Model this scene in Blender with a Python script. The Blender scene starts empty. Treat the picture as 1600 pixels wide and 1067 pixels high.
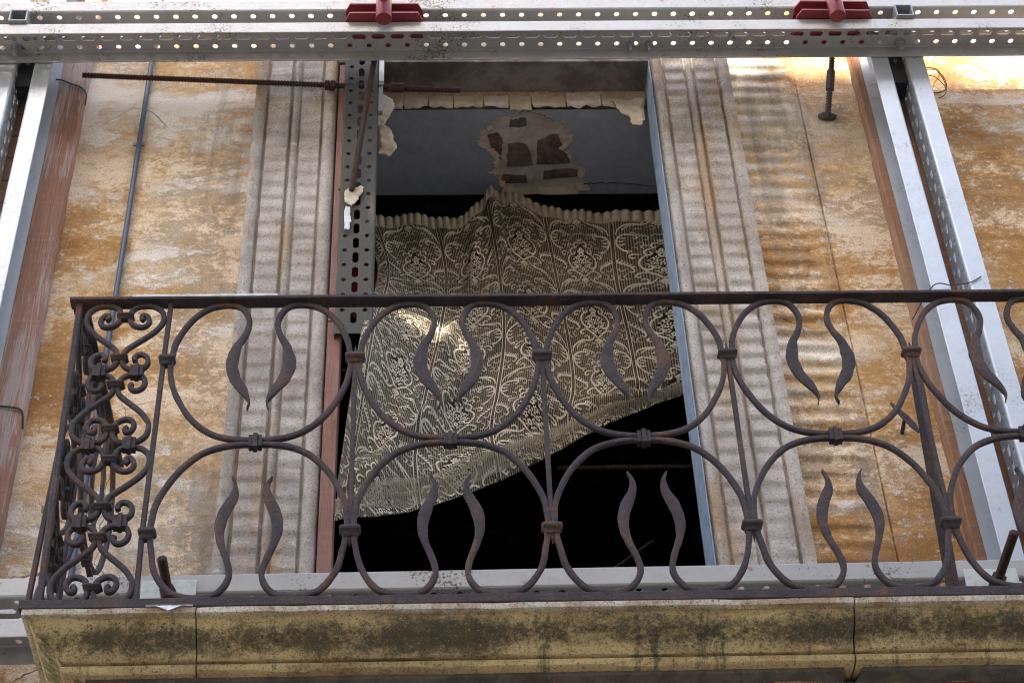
import bpy, bmesh, math, random
from mathutils import Vector, Matrix, noise
R = math.radians
rnd = random.Random(7)
sc = bpy.context.scene
col = sc.collection

# ------------------------------------------------------------------ camera, sky, sun, exposure
cam = bpy.data.cameras.new('camera'); co = bpy.data.objects.new('camera', cam); col.objects.link(co)
cam.sensor_width = 36; cam.lens = 2896 / 1600 * 36; cam.clip_start = .05; cam.clip_end = 500
_ez = Vector((-143, 3106, -2896)).normalized()
_ex = Vector((1, .0090, -.0392)); _ex = (_ex - _ez * _ex.dot(_ez)).normalized()
_ey = _ez.cross(_ex)
co.matrix_world = Matrix.Translation((0, -4.25, 0)) @ Matrix((_ex, _ey, _ez)).to_4x4()
sc.camera = co

SUN_EL, SUN_AZ = R(40), R(-14)            # sun stands in front of the facade, a little to its left
w = bpy.data.worlds.new('World'); sc.world = w; w.use_nodes = True
nt = w.node_tree; bg = nt.nodes['Background']
sky = nt.nodes.new('ShaderNodeTexSky'); sky.sky_type = 'NISHITA'; sky.sun_disc = False
sky.sun_elevation = SUN_EL; sky.sun_rotation = math.pi - SUN_AZ; sky.air_density = 1.0; sky.dust_density = 1.6
nt.links.new(sky.outputs[0], bg.inputs[0]); bg.inputs[1].default_value = .12
sl = bpy.data.lights.new('sun', 'SUN'); so = bpy.data.objects.new('sun', sl); col.objects.link(so)
sl.energy = 4.0; sl.angle = R(.5); sl.color = (1, .93, .82)
SD = Vector((math.sin(SUN_AZ) * math.cos(SUN_EL), -math.cos(SUN_AZ) * math.cos(SUN_EL), math.sin(SUN_EL)))
so.rotation_euler = SD.to_track_quat('Z', 'Y').to_euler()
vs = sc.view_settings; vs.view_transform = 'Standard'; vs.look = 'None'; vs.gamma = 1; vs.use_curve_mapping = False
vs.exposure = 2.62
try:
    vs.use_white_balance = True; vs.white_balance_temperature = 6700; vs.white_balance_tint = 10
except Exception: pass
cy = sc.cycles
cy.use_denoising = True; cy.filter_width = 1.1; cy.max_bounces = 7; cy.diffuse_bounces = 5; cy.transparent_max_bounces = 24
cy.use_adaptive_sampling = False

# ------------------------------------------------------------------ material helpers
class M:
    def __init__(s, name, rough=.8, metal=0.):
        s.m = bpy.data.materials.new(name); s.m.use_nodes = True; s.t = s.m.node_tree
        s.b = s.t.nodes['Principled BSDF']; s.set(s.b, Roughness=rough, Metallic=metal)
        s.g = s.n('ShaderNodeNewGeometry').outputs['Position']
        s.o = s.n('ShaderNodeTexCoord').outputs['Object']
    def n(s, typ, **k):
        nd = s.t.nodes.new(typ)
        for a, v in k.items(): setattr(nd, a, v)
        return nd
    def set(s, nd, **k):
        for a, v in k.items():
            i = nd.inputs[a.replace('_', ' ')]
            if isinstance(v, bpy.types.NodeSocket): s.t.links.new(v, i)
            else: i.default_value = v
        return nd
    def scale(s, v, sc3, off=(0, 0, 0)):
        nd = s.n('ShaderNodeMapping'); s.t.links.new(v, nd.inputs[0]); nd.inputs['Scale'].default_value = sc3
        nd.inputs['Location'].default_value = off; return nd.outputs[0]
    def noise(s, v, scale, detail=6, rough=.6, dist=0.):
        nd = s.n('ShaderNodeTexNoise'); s.set(nd, Vector=v, Scale=scale, Detail=detail, Roughness=rough, Distortion=dist)
        return nd.outputs['Fac']
    def ramp(s, f, a, b, c0=0., c1=1.):
        nd = s.n('ShaderNodeMapRange'); s.set(nd, Value=f); nd.inputs[1].default_value = a; nd.inputs[2].default_value = b
        nd.inputs[3].default_value = c0; nd.inputs[4].default_value = c1; nd.interpolation_type = 'SMOOTHSTEP'; return nd.outputs[0]
    def mix(s, f, a, b, mode='MIX'):
        nd = s.n('ShaderNodeMix', data_type='RGBA', blend_type=mode)
        for i, v in ((0, f), (6, a), (7, b)):
            if isinstance(v, bpy.types.NodeSocket): s.t.links.new(v, nd.inputs[i])
            else: nd.inputs[i].default_value = (*v, 1) if isinstance(v, tuple) else v
        return nd.outputs[2]
    def math(s, op, a, b=0., c=0.):
        nd = s.n('ShaderNodeMath', operation=op)
        for i, v in enumerate((a, b, c)):
            if isinstance(v, bpy.types.NodeSocket): s.t.links.new(v, nd.inputs[i])
            else: nd.inputs[i].default_value = v
        return nd.outputs[0]
    def xyz(s, v):
        nd = s.n('ShaderNodeSeparateXYZ'); s.t.links.new(v, nd.inputs[0]); return nd.outputs
    def color(s, c):
        if isinstance(c, tuple): s.b.inputs['Base Color'].default_value = (*c, 1)
        else: s.t.links.new(c, s.b.inputs['Base Color'])
    def bump(s, h, strength=.3, dist=.01):
        nd = s.n('ShaderNodeBump'); s.set(nd, Height=h, Strength=strength, Distance=dist); s.t.links.new(nd.outputs[0], s.b.inputs['Normal'])

# stucco: cream limewash worn through to ochre, with grey film and white bloom
def stucco():
    a = M('stucco', .95); P = a.g; X = a.xyz(P)
    def nn(sx, sz, off, scale, det=7, ro=.65, di=.8): return a.noise(a.scale(P, (sx, 1, sz), off), scale, det, ro, di)
    big = nn(1, 1.7, (0, 0, 0), 1.25, 4, .55, .5); mid = nn(1, 1.5, (3, 0, 1), 4.6, 8, .70, .4); band = nn(.6, 2.6, (9, 0, 4), 2.2, 7, .66, .5)
    fine = nn(1, 1.5, (1, 0, 2), 34, 8, .82, .25); flake = nn(1, 1.5, (5, 0, 5), 11, 9, .82, .35); grit = a.noise(P, 210, 4, .75)
    right = a.ramp(X[0], .95, 1.45); farr = a.ramp(X[0], 1.6, 1.75); lowr = a.ramp(X[2], 5.1, 4.4)
    ctr = lambda v, k: a.math('MULTIPLY', a.math('SUBTRACT', v, .5), k)
    S = lambda *v: v[0] if len(v) == 1 else a.math('ADD', v[0], S(*v[1:]))
    c = a.mix(a.ramp(S(big, ctr(mid, .7), ctr(fine, .9)), .36, .62), (.80, .635, .455), (.58, .36, .165))
    # saturated ochre where the wash has worn through
    zone = a.noise(a.scale(P, (1, 1, 1.3), (31, 0, 12)), .9, 3, .5)
    oc = S(.535, ctr(band, .9), ctr(zone, 1.5), ctr(mid, .7), ctr(fine, .9), a.math('MULTIPLY', a.ramp(X[2], 4.7, 5.1), -.07), a.math('MULTIPLY', right, .03), a.math('MULTIPLY', a.math('MULTIPLY', right, a.ramp(X[2], 4.2, 3.4)), -.05), a.math('MULTIPLY', a.math('MULTIPLY', farr, lowr), .08))
    c = a.mix(a.math('MULTIPLY', a.ramp(oc, .50, .66), .92), c, (.48, .245, .07))
    c = a.mix(a.math('MULTIPLY', a.ramp(oc, .64, .84), .85), c, (.30, .125, .03))
    # brown-grey weathering crust with ragged flaked edges
    gx = a.math('MULTIPLY', a.ramp(a.math('ABSOLUTE', a.math('ADD', X[0], .78)), .28, .05), a.ramp(a.math('ABSOLUTE', a.math('SUBTRACT', X[2], 4.55)), .75, .15))
    gr = S(.44, ctr(nn(1, 1.1, (20, 0, 7), 2.2, 5, .6, .7), 1.0), ctr(flake, 1.1), ctr(fine, .5), a.math('MULTIPLY', gx, .13), a.math('MULTIPLY', a.ramp(X[2], 3.9, 3.1), .06))
    c = a.mix(a.math('MULTIPLY', a.ramp(gr, .50, .60), .62), c, a.mix(right, (.30, .205, .115), (.28, .14, .045)))
    # pale limewash and salt bloom left on top
    wh = S(.462, ctr(nn(.8, 2.2, (13, 0, 3), 2.0, 5, .6, .9), 1.1), ctr(flake, .9), ctr(mid, .5), a.math('MULTIPLY', right, -.07), a.math('MULTIPLY', a.ramp(X[2], 4.6, 5.1), .11), ctr(zone, -.5), a.math('MULTIPLY', a.math('MULTIPLY', farr, a.ramp(X[2], 4.9, 5.2)), .10))
    wh = S(wh, ctr(fine, .6)); c = a.mix(a.math('MULTIPLY', a.ramp(wh, .48, .68), .85), c, (.87, .80, .70))
    fl = S(.5, ctr(fine, 1.2), ctr(flake, 1.2))
    c = a.mix(a.math('MULTIPLY', a.ramp(fl, .66, .72), .85), c, (.90, .85, .78))
    # soot run-off: soft vertical streaks beside the stone surrounds and under the beams
    vst = nn(3.2, .35, (2, 0, 8), 2.0, 6, .66, .3)
    nr = a.math('MAXIMUM', a.ramp(a.math('ABSOLUTE', a.math('SUBTRACT', X[0], 1.15)), .30, .02), a.ramp(a.math('ABSOLUTE', a.math('ADD', X[0], .70)), .30, .03))
    so = S(.30, ctr(vst, 1.3), a.math('MULTIPLY', nr, .20), a.math('MULTIPLY', a.ramp(X[2], 4.2, 4.9), .06), ctr(flake, .5), ctr(fine, .3))
    c = a.mix(a.math('MULTIPLY', a.ramp(so, .46, .72), .60), c, (.20, .165, .14))
    c = a.mix(a.math('MULTIPLY', a.ramp(grit, .51, .64), .70), c, (.20, .12, .055))
    c = a.mix(a.math('MULTIPLY', a.ramp(grit, .42, .26), .40), c, (.80, .72, .60))
    cr = a.n('ShaderNodeTexVoronoi', feature='DISTANCE_TO_EDGE'); wob = a.n('ShaderNodeTexNoise'); a.set(wob, Vector=P, Scale=4., Detail=5.)
    a.set(cr, Vector=a.mix(.16, P, wob.outputs[1]), Scale=2.3)
    ck = a.math('MULTIPLY', a.ramp(cr.outputs[0], .0045, .0015), a.ramp(a.noise(P, 1.3, 2), .55, .60))
    c = a.mix(a.math('MULTIPLY', ck, .75), c, (.08, .055, .035))
    a.color(c)
    a.bump(S(a.math('MULTIPLY', fl, .7), a.math('MULTIPLY', a.ramp(wh, .50, .60), .35), a.math('MULTIPLY', grit, .3), a.math('MULTIPLY', ck, -.8)), .6, .010); return a.m
def pilaster():
    a = M('weathered_sandstone', .95); P = a.g; X = a.xyz(P)
    big = a.noise(a.scale(P, (2, 1, 1.2)), 2.3, 6, .6, .6); sp = a.noise(P, 150, 4, .85); md = a.noise(a.scale(P, (1, 1, 2)), 20, 7, .75, .6); gr = a.noise(P, 420, 2, .7)
    c = a.mix(a.ramp(big, .35, .65), (.52, .465, .41), (.33, .28, .235))
    c = a.mix(a.math('MULTIPLY', a.ramp(a.noise(a.scale(P, (3, 1, .7), (4, 0, 2)), 2.6, 6, .65), .50, .66), .7), c, (.44, .27, .13))
    c = a.mix(a.ramp(md, .54, .68, 0., .6), c, (.66, .61, .55))
    c = a.mix(a.ramp(md, .44, .30, 0., .55), c, (.20, .155, .125))
    c = a.mix(a.ramp(sp, .53, .64, 0., .85), c, (.12, .09, .07)); c = a.mix(a.math('MULTIPLY', a.ramp(a.noise(a.scale(P, (1.5, 1, .8), (6, 0, 9)), 3.2, 8, .75), .52, .70), .6), c, (.20, .17, .15))
    c = a.mix(a.ramp(sp, .42, .28, 0., .6), c, (.74, .71, .67))
    c = a.mix(a.ramp(gr, .55, .75, 0., .4), c, (.15, .12, .10))
    a.color(c); a.bump(a.math('ADD', a.math('ADD', sp, md), a.math('MULTIPLY', gr, .5)), .6, .005); return a.m
def steel(name, base=(.62, .64, .66), metal=.35, rough=.5, dirt=.25):
    a = M(name, rough, metal); P = a.o
    n1 = a.noise(P, 3.5, 6, .65); n2 = a.noise(P, 120, 4, .7); v = a.n('ShaderNodeTexVoronoi'); a.set(v, Vector=P, Scale=55.)
    c = a.mix(a.ramp(n1, .3, .7), base, tuple(x * .88 for x in base))
    c = a.mix(.05, c, a.mix(1., base, v.outputs['Color'], 'MULTIPLY'))
    c = a.mix(a.math('MULTIPLY', a.ramp(a.math('MULTIPLY', n1, n2), .31, .40), dirt * 2.2), c, (.17, .13, .09))
    c = a.mix(a.math('MULTIPLY', a.ramp(a.noise(a.scale(P, (8, 8, 8)), 1.2, 8, .75), .61, .68), dirt), c, (.33, .22, .13))
    a.color(c); a.set(a.b, Roughness=a.ramp(n2, .3, .7, rough - .08, rough + .15)); a.bump(n2, .08, .002); return a.m
def iron():
    a = M('wrought_iron', .62, .0); a.b.inputs['Specular IOR Level'].default_value = .32; P = a.g
    n1 = a.noise(P, 9, 6, .65); n2 = a.noise(P, 95, 5, .75); n3 = a.noise(P, 320, 2, .6)
    c = a.mix(a.ramp(n1, .35, .65), (.034, .025, .027), (.052, .037, .036))
    c = a.mix(a.ramp(n2, .52, .64, 0., .9), c, (.088, .062, .060))
    c = a.mix(a.math('MULTIPLY', a.ramp(n1, .49, .66), a.ramp(n2, .42, .6)), c, (.15, .062, .026))
    c = a.mix(a.ramp(n3, .60, .75, 0., .45), c, (.12, .10, .105))
    a.color(c); a.set(a.b, Roughness=a.ramp(n2, .3, .7, .48, .8)); hm_ = a.noise(P, 42, 3, .5)
    a.bump(a.math('ADD', a.math('MULTIPLY', hm_, 1.5), a.math('ADD', n2, a.math('MULTIPLY', n3, .5))), .6, .006); return a.m
def timber(name, c0, c1, grey=.5, pale=(.46, .37, .34)):
    a = M(name, .8); P = a.g
    g = a.noise(a.scale(P, (24, 24, .9)), 2.2, 7, .68, 2.2); f = a.noise(a.scale(P, (150, 150, 4)), 1.4, 4, .7, .6); b = a.noise(a.scale(P, (3, 1, .9)), 1.6, 5)
    sw = a.noise(a.scale(P, (9, 9, 70)), 1.0, 3, .6)
    c = a.mix(a.ramp(g, .36, .64), c0, c1)
    c = a.mix(a.math('MULTIPLY', a.ramp(a.math('ADD', b, a.math('MULTIPLY', a.math('SUBTRACT', g, .5), .9)), .46, .60), grey), c, pale)
    c = a.mix(a.ramp(g, .62, .70, 0., .75), c, tuple(x * .35 for x in c0))
    c = a.mix(a.ramp(f, .52, .70, 0., .6), c, tuple(x * .42 for x in c0))
    c = a.mix(a.ramp(f, .42, .30, 0., .4), c, pale)
    c = a.mix(a.ramp(sw, .5, .7, 0., .18), c, pale)
    a.color(c); a.bump(a.math('ADD', g, a.math('MULTIPLY', f, 1.5)), .6, .005); return a.m
def rust():
    a = M('rusty_rebar', .85); n1 = a.noise(a.g, 60, 5, .7)
    a.color(a.mix(a.ramp(n1, .35, .65), (.040, .020, .015), (.075, .034, .022))); a.bump(n1, .4, .003); return a.m
def coping():
    a = M('mossy_moulded_stone', .95); P = a.g; X = a.xyz(P)
    ctr = lambda v, k: a.math('MULTIPLY', a.math('SUBTRACT', v, .5), k)
    S = lambda *v: v[0] if len(v) == 1 else a.math('ADD', v[0], S(*v[1:]))
    big = a.noise(a.scale(P, (1.4, 1, 4)), 1.9, 6, .66, .5); md = a.noise(P, 8, 8, .78, .2); fi = a.noise(P, 52, 8, .86, .0); sp = a.noise(P, 210, 3, .8)
    c = a.mix(a.ramp(S(big, ctr(md, .5)), .36, .64), (.82, .62, .305), (.58, .41, .21))
    c = a.mix(a.ramp(md, .52, .66, 0., .7), c, (.62, .36, .13))
    # algae crust, thickest where rain lingers in the hollow of the moulding
    hol = a.math('MULTIPLY', a.ramp(X[2], 2.425, 2.380), a.ramp(X[2], 2.335, 2.378))
    cr = S(.38, a.math('MULTIPLY', hol, .30), ctr(big, .9), ctr(md, .7), ctr(fi, .8))
    c = a.mix(a.math('MULTIPLY', a.ramp(S(cr, ctr(fi, .6)), .40, .74), .95), c, a.mix(a.ramp(md, .4, .6), (.075, .068, .050), (.13, .11, .055)))
    c = a.mix(a.math('MULTIPLY', a.ramp(S(.5, ctr(a.noise(a.scale(P, (1, 1, 1), (7, 2, 3)), 3.1, 7, .7), 1.), ctr(fi, .6)), .58, .72), .6), c, (.17, .185, .055))
    c = a.mix(a.ramp(fi, .56, .70, 0., .6), c, (.88, .72, .40)); c = a.mix(a.ramp(fi, .44, .30, 0., .6), c, (.10, .075, .045))
    c = a.mix(a.ramp(X[2], 2.4115, 2.416, 0., .85), c, a.mix(a.ramp(S(a.noise(a.scale(P, (1, 1, .1)), 6, 6, .7), ctr(fi, .5)), .38, .62), (.80, .72, .60), (.44, .29, .19)))
    dr = a.noise(a.scale(P, (9, 1, .5), (3, 0, 3)), 2.2, 6, .7)
    c = a.mix(a.math('MULTIPLY', a.math('MULTIPLY', a.ramp(S(dr, ctr(fi, .5)), .56, .68), .7), a.ramp(X[2], 2.43, 2.40)), c, (.06, .052, .038))
    pit = a.noise(P, 105, 5, .85)
    c = a.mix(a.ramp(pit, .55, .63, 0., .8), c, (.07, .055, .035)); c = a.mix(a.ramp(pit, .43, .34, 0., .55), c, (.90, .74, .44))
    c = a.mix(a.ramp(sp, .53, .68, 0., .65), c, (.085, .07, .05))
    a.color(c); a.bump(S(md, fi, a.math('MULTIPLY', pit, 1.6), a.math('MULTIPLY', sp, .6)), .8, .008); return a.m
def rough(name, c0, c1, scale=12, bump=.6, dist=.01):
    a = M(name, .95); n1 = a.noise(a.g, scale, 7, .7, .5); n2 = a.noise(a.g, scale * 12, 4, .7)
    c = a.mix(a.ramp(n1, .38, .62), c0, c1); c = a.mix(a.ramp(n2, .5, .75, 0., .4), c, tuple(x * .5 for x in c0))
    a.color(c); a.bump(a.math('ADD', n1, a.math('MULTIPLY', n2, .4)), bump, dist); return a.m
def paint(name, c, r=.5, var=.3, sc_=30):
    a = M(name, r); n1 = a.noise(a.g, sc_, 6, .65)
    a.color(a.mix(a.ramp(n1, .42, .68, 0., var), c, tuple(x * .45 for x in c))); a.bump(n1, .1, .003); return a.m
def lace():
    a = M('lace_net', .9); uv = a.n('ShaderNodeUVMap'); uv.uv_map = 'UVMap'; X = a.xyz(uv.outputs[0])
    fu = a.math('FRACT', X[0]); fv = a.math('FRACT', X[1])
    st = a.math('ABSOLUTE', a.math('SUBTRACT', a.math('FRACT', a.math('MULTIPLY', X[0], 34)), .5))
    thread = a.ramp(st, .22, .34)                                   # vertical cords of the net
    du = a.math('ABSOLUTE', a.math('SUBTRACT', fu, .5)); dv = a.math('SUBTRACT', fv, .5)
    w_ = a.n('ShaderNodeTexNoise'); a.set(w_, Vector=uv.outputs[0], Scale=9.)
    rad = a.math('ADD', a.math('ADD', a.math('MULTIPLY', du, 4.6), a.math('MULTIPLY', a.math('ABSOLUTE', dv), 3.1)), a.math('MULTIPLY', w_.outputs[0], .35))
    med = a.ramp(rad, 1.02, .94)                                    # open ground of the medallion
    lad = a.ramp(a.math('ABSOLUTE', a.math('SUBTRACT', du, .5)), .030, .022)
    hole = a.math('LESS_THAN', a.math('FRACT', a.math('MULTIPLY', X[1], 26)), .55)
    al = a.math('ADD', .27, a.math('MULTIPLY', thread, .42))
    al = a.math('MULTIPLY', al, a.math('SUBTRACT', 1., a.math('MULTIPLY', med, .72)))
    edge = a.ramp(a.math('ABSOLUTE', a.math('SUBTRACT', du, .5)), .014, .009)
    al = a.math('MULTIPLY', al, a.math('SUBTRACT', 1., a.math('MULTIPLY', a.math('MULTIPLY', edge, hole), .85)))
    cl = a.noise(uv.outputs[0], 3, 5, .6)
    c = a.mix(a.ramp(cl, .35, .65), (.44, .37, .265), (.34, .28, .195))
    df = a.n('ShaderNodeBsdfDiffuse'); tl = a.n('ShaderNodeBsdfTranslucent'); tr = a.n('ShaderNodeBsdfTransparent')
    a.set(df, Color=c); a.set(tl, Color=c)
    m1 = a.n('ShaderNodeMixShader'); m1.inputs[0].default_value = .3; a.t.links.new(df.outputs[0], m1.inputs[1]); a.t.links.new(tl.outputs[0], m1.inputs[2])
    m2 = a.n('ShaderNodeMixShader'); a.t.links.new(al, m2.inputs[0]); a.t.links.new(tr.outputs[0], m2.inputs[1]); a.t.links.new(m1.outputs[0], m2.inputs[2])
    a.t.links.new(m2.outputs[0], a.t.nodes['Material Output'].inputs[0]); return a.m
def cloth(name, c, tl=.25):
    a = M(name, .9); n1 = a.noise(a.g, 40, 5, .6); a.color(a.mix(a.ramp(n1, .35, .65), c, tuple(x * .72 for x in c))); a.bump(n1, .15, .003)
    return a.m

MT = dict(stucco=stucco(), pil=pilaster(), steel=steel('galvanised_steel', (.50, .53, .56), .55, .42), steel2=steel('dusty_galvanised_steel', (.49, .48, .46), .45, .5, .85), steel3=steel('grimy_steel', (.070, .064, .052), .0, .75, .5), iron=iron(),
    timber=timber('reddish_sawn_timber', (.37, .18, .11), (.27, .12, .07), .9), timber2=timber('brown_sawn_timber', (.30, .135, .06), (.19, .08, .035), .25, (.52, .38, .28)),
    plank=timber('salmon_painted_wood', (.30, .145, .105), (.22, .095, .07), .3, (.40, .27, .22)),
    rust=rust(), coping=coping(), under=rough('dark_mortar', (.10, .09, .072), (.19, .165, .13), 14, 1., .02), brown=rough('brown_render', (.15, .075, .04), (.085, .05, .035), 7),
    soffit=rough('blue_grey_limewash', (.35, .37, .405), (.30, .32, .35), 20, .2, .003), jamb=paint('flaking_blue_paint', (.24, .30, .37), .7, .6, 18),
    lintel=rough('sooty_stone', (.26, .22, .18), (.12, .095, .075), 6), flake=rough('cream_plaster', (.60, .51, .38), (.46, .37, .26), 12, .3, .004),
    mortar=rough('bare_mortar', (.72, .62, .53), (.54, .43, .35), 14, .8, .008), brick=rough('crumbling_brick', (.25, .165, .115), (.12, .08, .055), 26, .9, .008),
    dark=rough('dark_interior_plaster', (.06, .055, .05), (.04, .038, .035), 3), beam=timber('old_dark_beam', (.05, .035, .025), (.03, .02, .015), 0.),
    red=paint('red_oxide_paint', (.26, .035, .040), .42, .25, 60), blue=paint('blue_grey_cable', (.055, .075, .115), .45, .25, 40), black=paint('black_steel', (.02, .02, .022), .6, .2),
    bolt=paint('grey_zinc', (.30, .31, .32), .4, .5, 90), plate=paint('pale_flaking_paint', (.66, .69, .64), .7, .45, 38),
    lace=lace(), thread=cloth('cream_thread', (.60, .515, .385)), tape=cloth('cream_heading_tape', (.47, .395, .29)), redcloth=cloth('dark_red_cloth', (.17, .006, .012)),
    opp=rough('pale_ochre_render', (.40, .31, .21), (.34, .255, .165), 2), tile=rough('clay_roof_tile', (.36, .17, .10), (.25, .12, .075), 6), street=rough('asphalt_street', (.22, .205, .185), (.18, .165, .15), 3, .2),
    wire=paint('dark_wire', (.06, .05, .045), .6), paper=cloth('white_paper', (.75, .75, .74)))

# ------------------------------------------------------------------ mesh helpers
class MB:
    def __init__(s): s.v = []; s.f = []; s.uv = None
    def add(s, vs_, fs):
        o = len(s.v); s.v += [tuple(p) for p in vs_]; s.f += [tuple(i + o for i in q) for q in fs]; return s
    def box(s, a, b):
        x0, y0, z0 = a; x1, y1, z1 = b
        return s.add([(x0,y0,z0),(x1,y0,z0),(x1,y1,z0),(x0,y1,z0),(x0,y0,z1),(x1,y0,z1),(x1,y1,z1),(x0,y1,z1)],
            [(0,3,2,1),(4,5,6,7),(0,1,5,4),(1,2,6,5),(2,3,7,6),(3,0,4,7)])
    def prism(s, poly, d0, d1, axis='z'):                          # polygon extruded along an axis
        n = len(poly)
        mk = {'z': lambda p, d: (p[0], p[1], d), 'y': lambda p, d: (p[0], d, p[1]), 'x': lambda p, d: (d, p[0], p[1])}[axis]
        return s.add([mk(p, d0) for p in poly] + [mk(p, d1) for p in poly],
            [tuple(range(n)), tuple(range(2*n-1, n-1, -1))] + [(i, i+n, (i+1) % n + n, (i+1) % n) for i in range(n)])
    def grid(s, rows, closed=False):
        m = len(rows[0]); o = [p for r in rows for p in r]; f = []
        for i in range(len(rows) - 1):
            for j in range(m if closed else m - 1):
                f.append((i*m+j, i*m+(j+1) % m, (i+1)*m+(j+1) % m, (i+1)*m+j))
        return s.add(o, f)
    def tube(s, pts, r, n=8, cap=True, ridge=None):
        pts = [Vector(p) for p in pts]; rows = []
        for i, p in enumerate(pts):
            t = (pts[min(i+1, len(pts)-1)] - pts[max(i-1, 0)]).normalized()
            a = t.cross(Vector((0, 0, 1)) if abs(t.z) < .9 else Vector((1, 0, 0))).normalized(); b = t.cross(a)
            rr = (r(i) if callable(r) else r)
            rows.append([p + (a*math.cos(k/n*6.2832) + b*math.sin(k/n*6.2832)) * rr for k in range(n)])
        o = len(s.v); s.grid(rows, True)
        if cap: s.f += [tuple(o+k for k in range(n)), tuple(o+(len(pts)-1)*n+k for k in range(n-1, -1, -1))]
        return s
    def cyl(s, a, b, r, n=16): return s.tube([a, b], r, n)
    def sweep(s, pts, ws, ts, y0=0.):                              # flat bar following a curve in the xz plane
        rows = []
        for i, (x, z) in enumerate(pts):
            a, b = pts[max(i-1, 0)], pts[min(i+1, len(pts)-1)]
            d = Vector((b[0]-a[0], b[1]-a[1])).normalized(); nx, nz = -d.y, d.x
            h, t = ws[i]/2, ts[i]/2; c = min(h, t) * .35
            ring = [(h-c, -t), (h, -t+c), (h, t-c), (h-c, t), (-h+c, t), (-h, t-c), (-h, -t+c), (-h+c, -t)]
            rows.append([(x+nx*u, y0+v, z+nz*u) for u, v in ring])
        o = len(s.v); s.grid(rows, True); m = (len(rows)-1)*8
        s.f += [tuple(o+k for k in range(8)), tuple(o+m+k for k in range(7, -1, -1))]; return s
    def mesh(s, name, mat, smooth=False):
        me = bpy.data.meshes.new(name); me.from_pydata(s.v, [], s.f); me.materials.append(MT[mat])
        bm = bmesh.new(); bm.from_mesh(me); bmesh.ops.recalc_face_normals(bm, faces=bm.faces); bm.to_mesh(me); bm.free()
        if smooth:
            me.shade_smooth()
        return me
def link(name, me, parent=None, loc=(0,0,0), rot=(0,0,0), bevel=0., auto=0):
    o = bpy.data.objects.new(name, me); col.objects.link(o); o.parent = parent; o.location = loc; o.rotation_euler = rot
    if bevel:
        b = o.modifiers.new('bevel', 'BEVEL'); b.width = bevel; b.segments = 2; b.limit_method = 'ANGLE'; b.angle_limit = R(40)
    if auto:
        b = o.modifiers.new('edge', 'EDGE_SPLIT'); b.split_angle = R(auto)
    return o
def part(name, mb, mat, parent, smooth=False, **k): return link(name, mb.mesh(name, mat, smooth), parent, **k)
def tag(o, label, cat, group=None, kind=None):
    o['label'] = label; o['category'] = cat
    if group: o['group'] = group
    if kind: o['kind'] = kind
    return o
def thing(name, label, cat, loc=(0,0,0), rot=(0,0,0), group=None):
    o = bpy.data.objects.new(name, None); col.objects.link(o); o.location = loc; o.rotation_euler = rot; o.empty_display_size = .1
    return tag(o, label, cat, group)
def nz(x, y=0., z=0.): return noise.noise(Vector((x, y, z)))
def smooth_path(p, sub=5):                                         # Catmull-Rom through tuples of any width
    out = []
    for i in range(len(p)-1):
        a, b, c, d = p[max(i-1, 0)], p[i], p[i+1], p[min(i+2, len(p)-1)]
        for k in range(sub):
            t = k/sub
            out.append(tuple(.5*(2*b[j] + (c[j]-a[j])*t + (2*a[j]-5*b[j]+4*c[j]-d[j])*t*t + (3*b[j]-a[j]-3*c[j]+d[j])*t**3) for j in range(len(b))))
    return out + [tuple(p[-1])]

# ------------------------------------------------------------------ street and the house opposite (they bound the light)
g = MB().add([(-80,-80,-1.6),(80,-80,-1.6),(80,60,-1.6),(-80,60,-1.6)], [(0,1,2,3)])
s_ = part('street', g, 'street', None); s_['kind'] = 'structure'
YO = -10.0
opp = thing('opposite_house', 'pale ochre house with clay tile eaves across the street', 'house', (0, YO, -1.6))
def zroof(x):
    xs = x + math.tan(SUN_AZ) * -YO * -1                           # where this bit of eave throws its shadow on the facade
    return 5.11 - .075*xs + (-YO)/math.cos(SUN_AZ)*math.tan(SUN_EL) + 1.6
HX0, HX1, HZ0, HZ1 = -2.66, -2.49, 14.62, 14.75                      # small opening added under the eaves to throw a sun patch on the curtain
m = MB(); zt = lambda x: zroof(x)-.12
m.prism([(-9, 0), (HX0, 0), (HX0, zt(HX0)), (-9, zt(-9))], -.03, 0, 'y'); m.prism([(HX1, 0), (9, 0), (9, zt(9)), (HX1, zt(HX1))], -.03, 0, 'y')
m.prism([(HX0, 0), (HX1, 0), (HX1, HZ0), (HX0, HZ0)], -.03, 0, 'y'); m.prism([(HX0, HZ1), (HX1, HZ1), (HX1, zt(HX1)), (HX0, zt(HX0))], -.03, 0, 'y')
m.box((-9, -7, 0), (-8.7, -.3, zt(-9))); m.box((8.7, -7, 0), (9, -.3, zt(9))); m.box((-9, -7.3, 0), (9, -7, zt(-9))); m.box((-8.7, -7, 9), (8.7, -3.0, 9.2))
part('wall', m, 'opp', opp)
rows = []
for i in range(721):
    x = -9.2 + i*18.4/720; z = zroof(x) + .05*abs(math.sin(x*14.5)) + .03*nz(x*1.3)
    rows.append([(x, y_, z+(.3-y_)*.243+d_) for d_ in (0, -.05) for y_ in ((.3, -.55, -2.3, -7.4) if d_ == 0 else (-7.4, -2.3, -.55, .3))])
m = MB().grid(rows, True)
m.f = [f for k, f in enumerate(m.f) if not (k % 8 in (1, 5) and -3.5 < m.v[f[0]][0] < -2.3)]  # roof gap added so the sun reaches the opening under the eaves
part('roof', m, 'tile', opp)
for fx in (-6.2, -2.6, 1.0, 4.6):
    for fz in (1.0, 4.3, 7.6):
        f = part('window', MB().box((fx, .0, fz), (fx+1.0, .06, fz+1.7)), 'plank', opp)
        part('pane', MB().box((fx+.08, .061, fz+.08), (fx+.92, .066, fz+1.62)), 'black', f)

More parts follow.
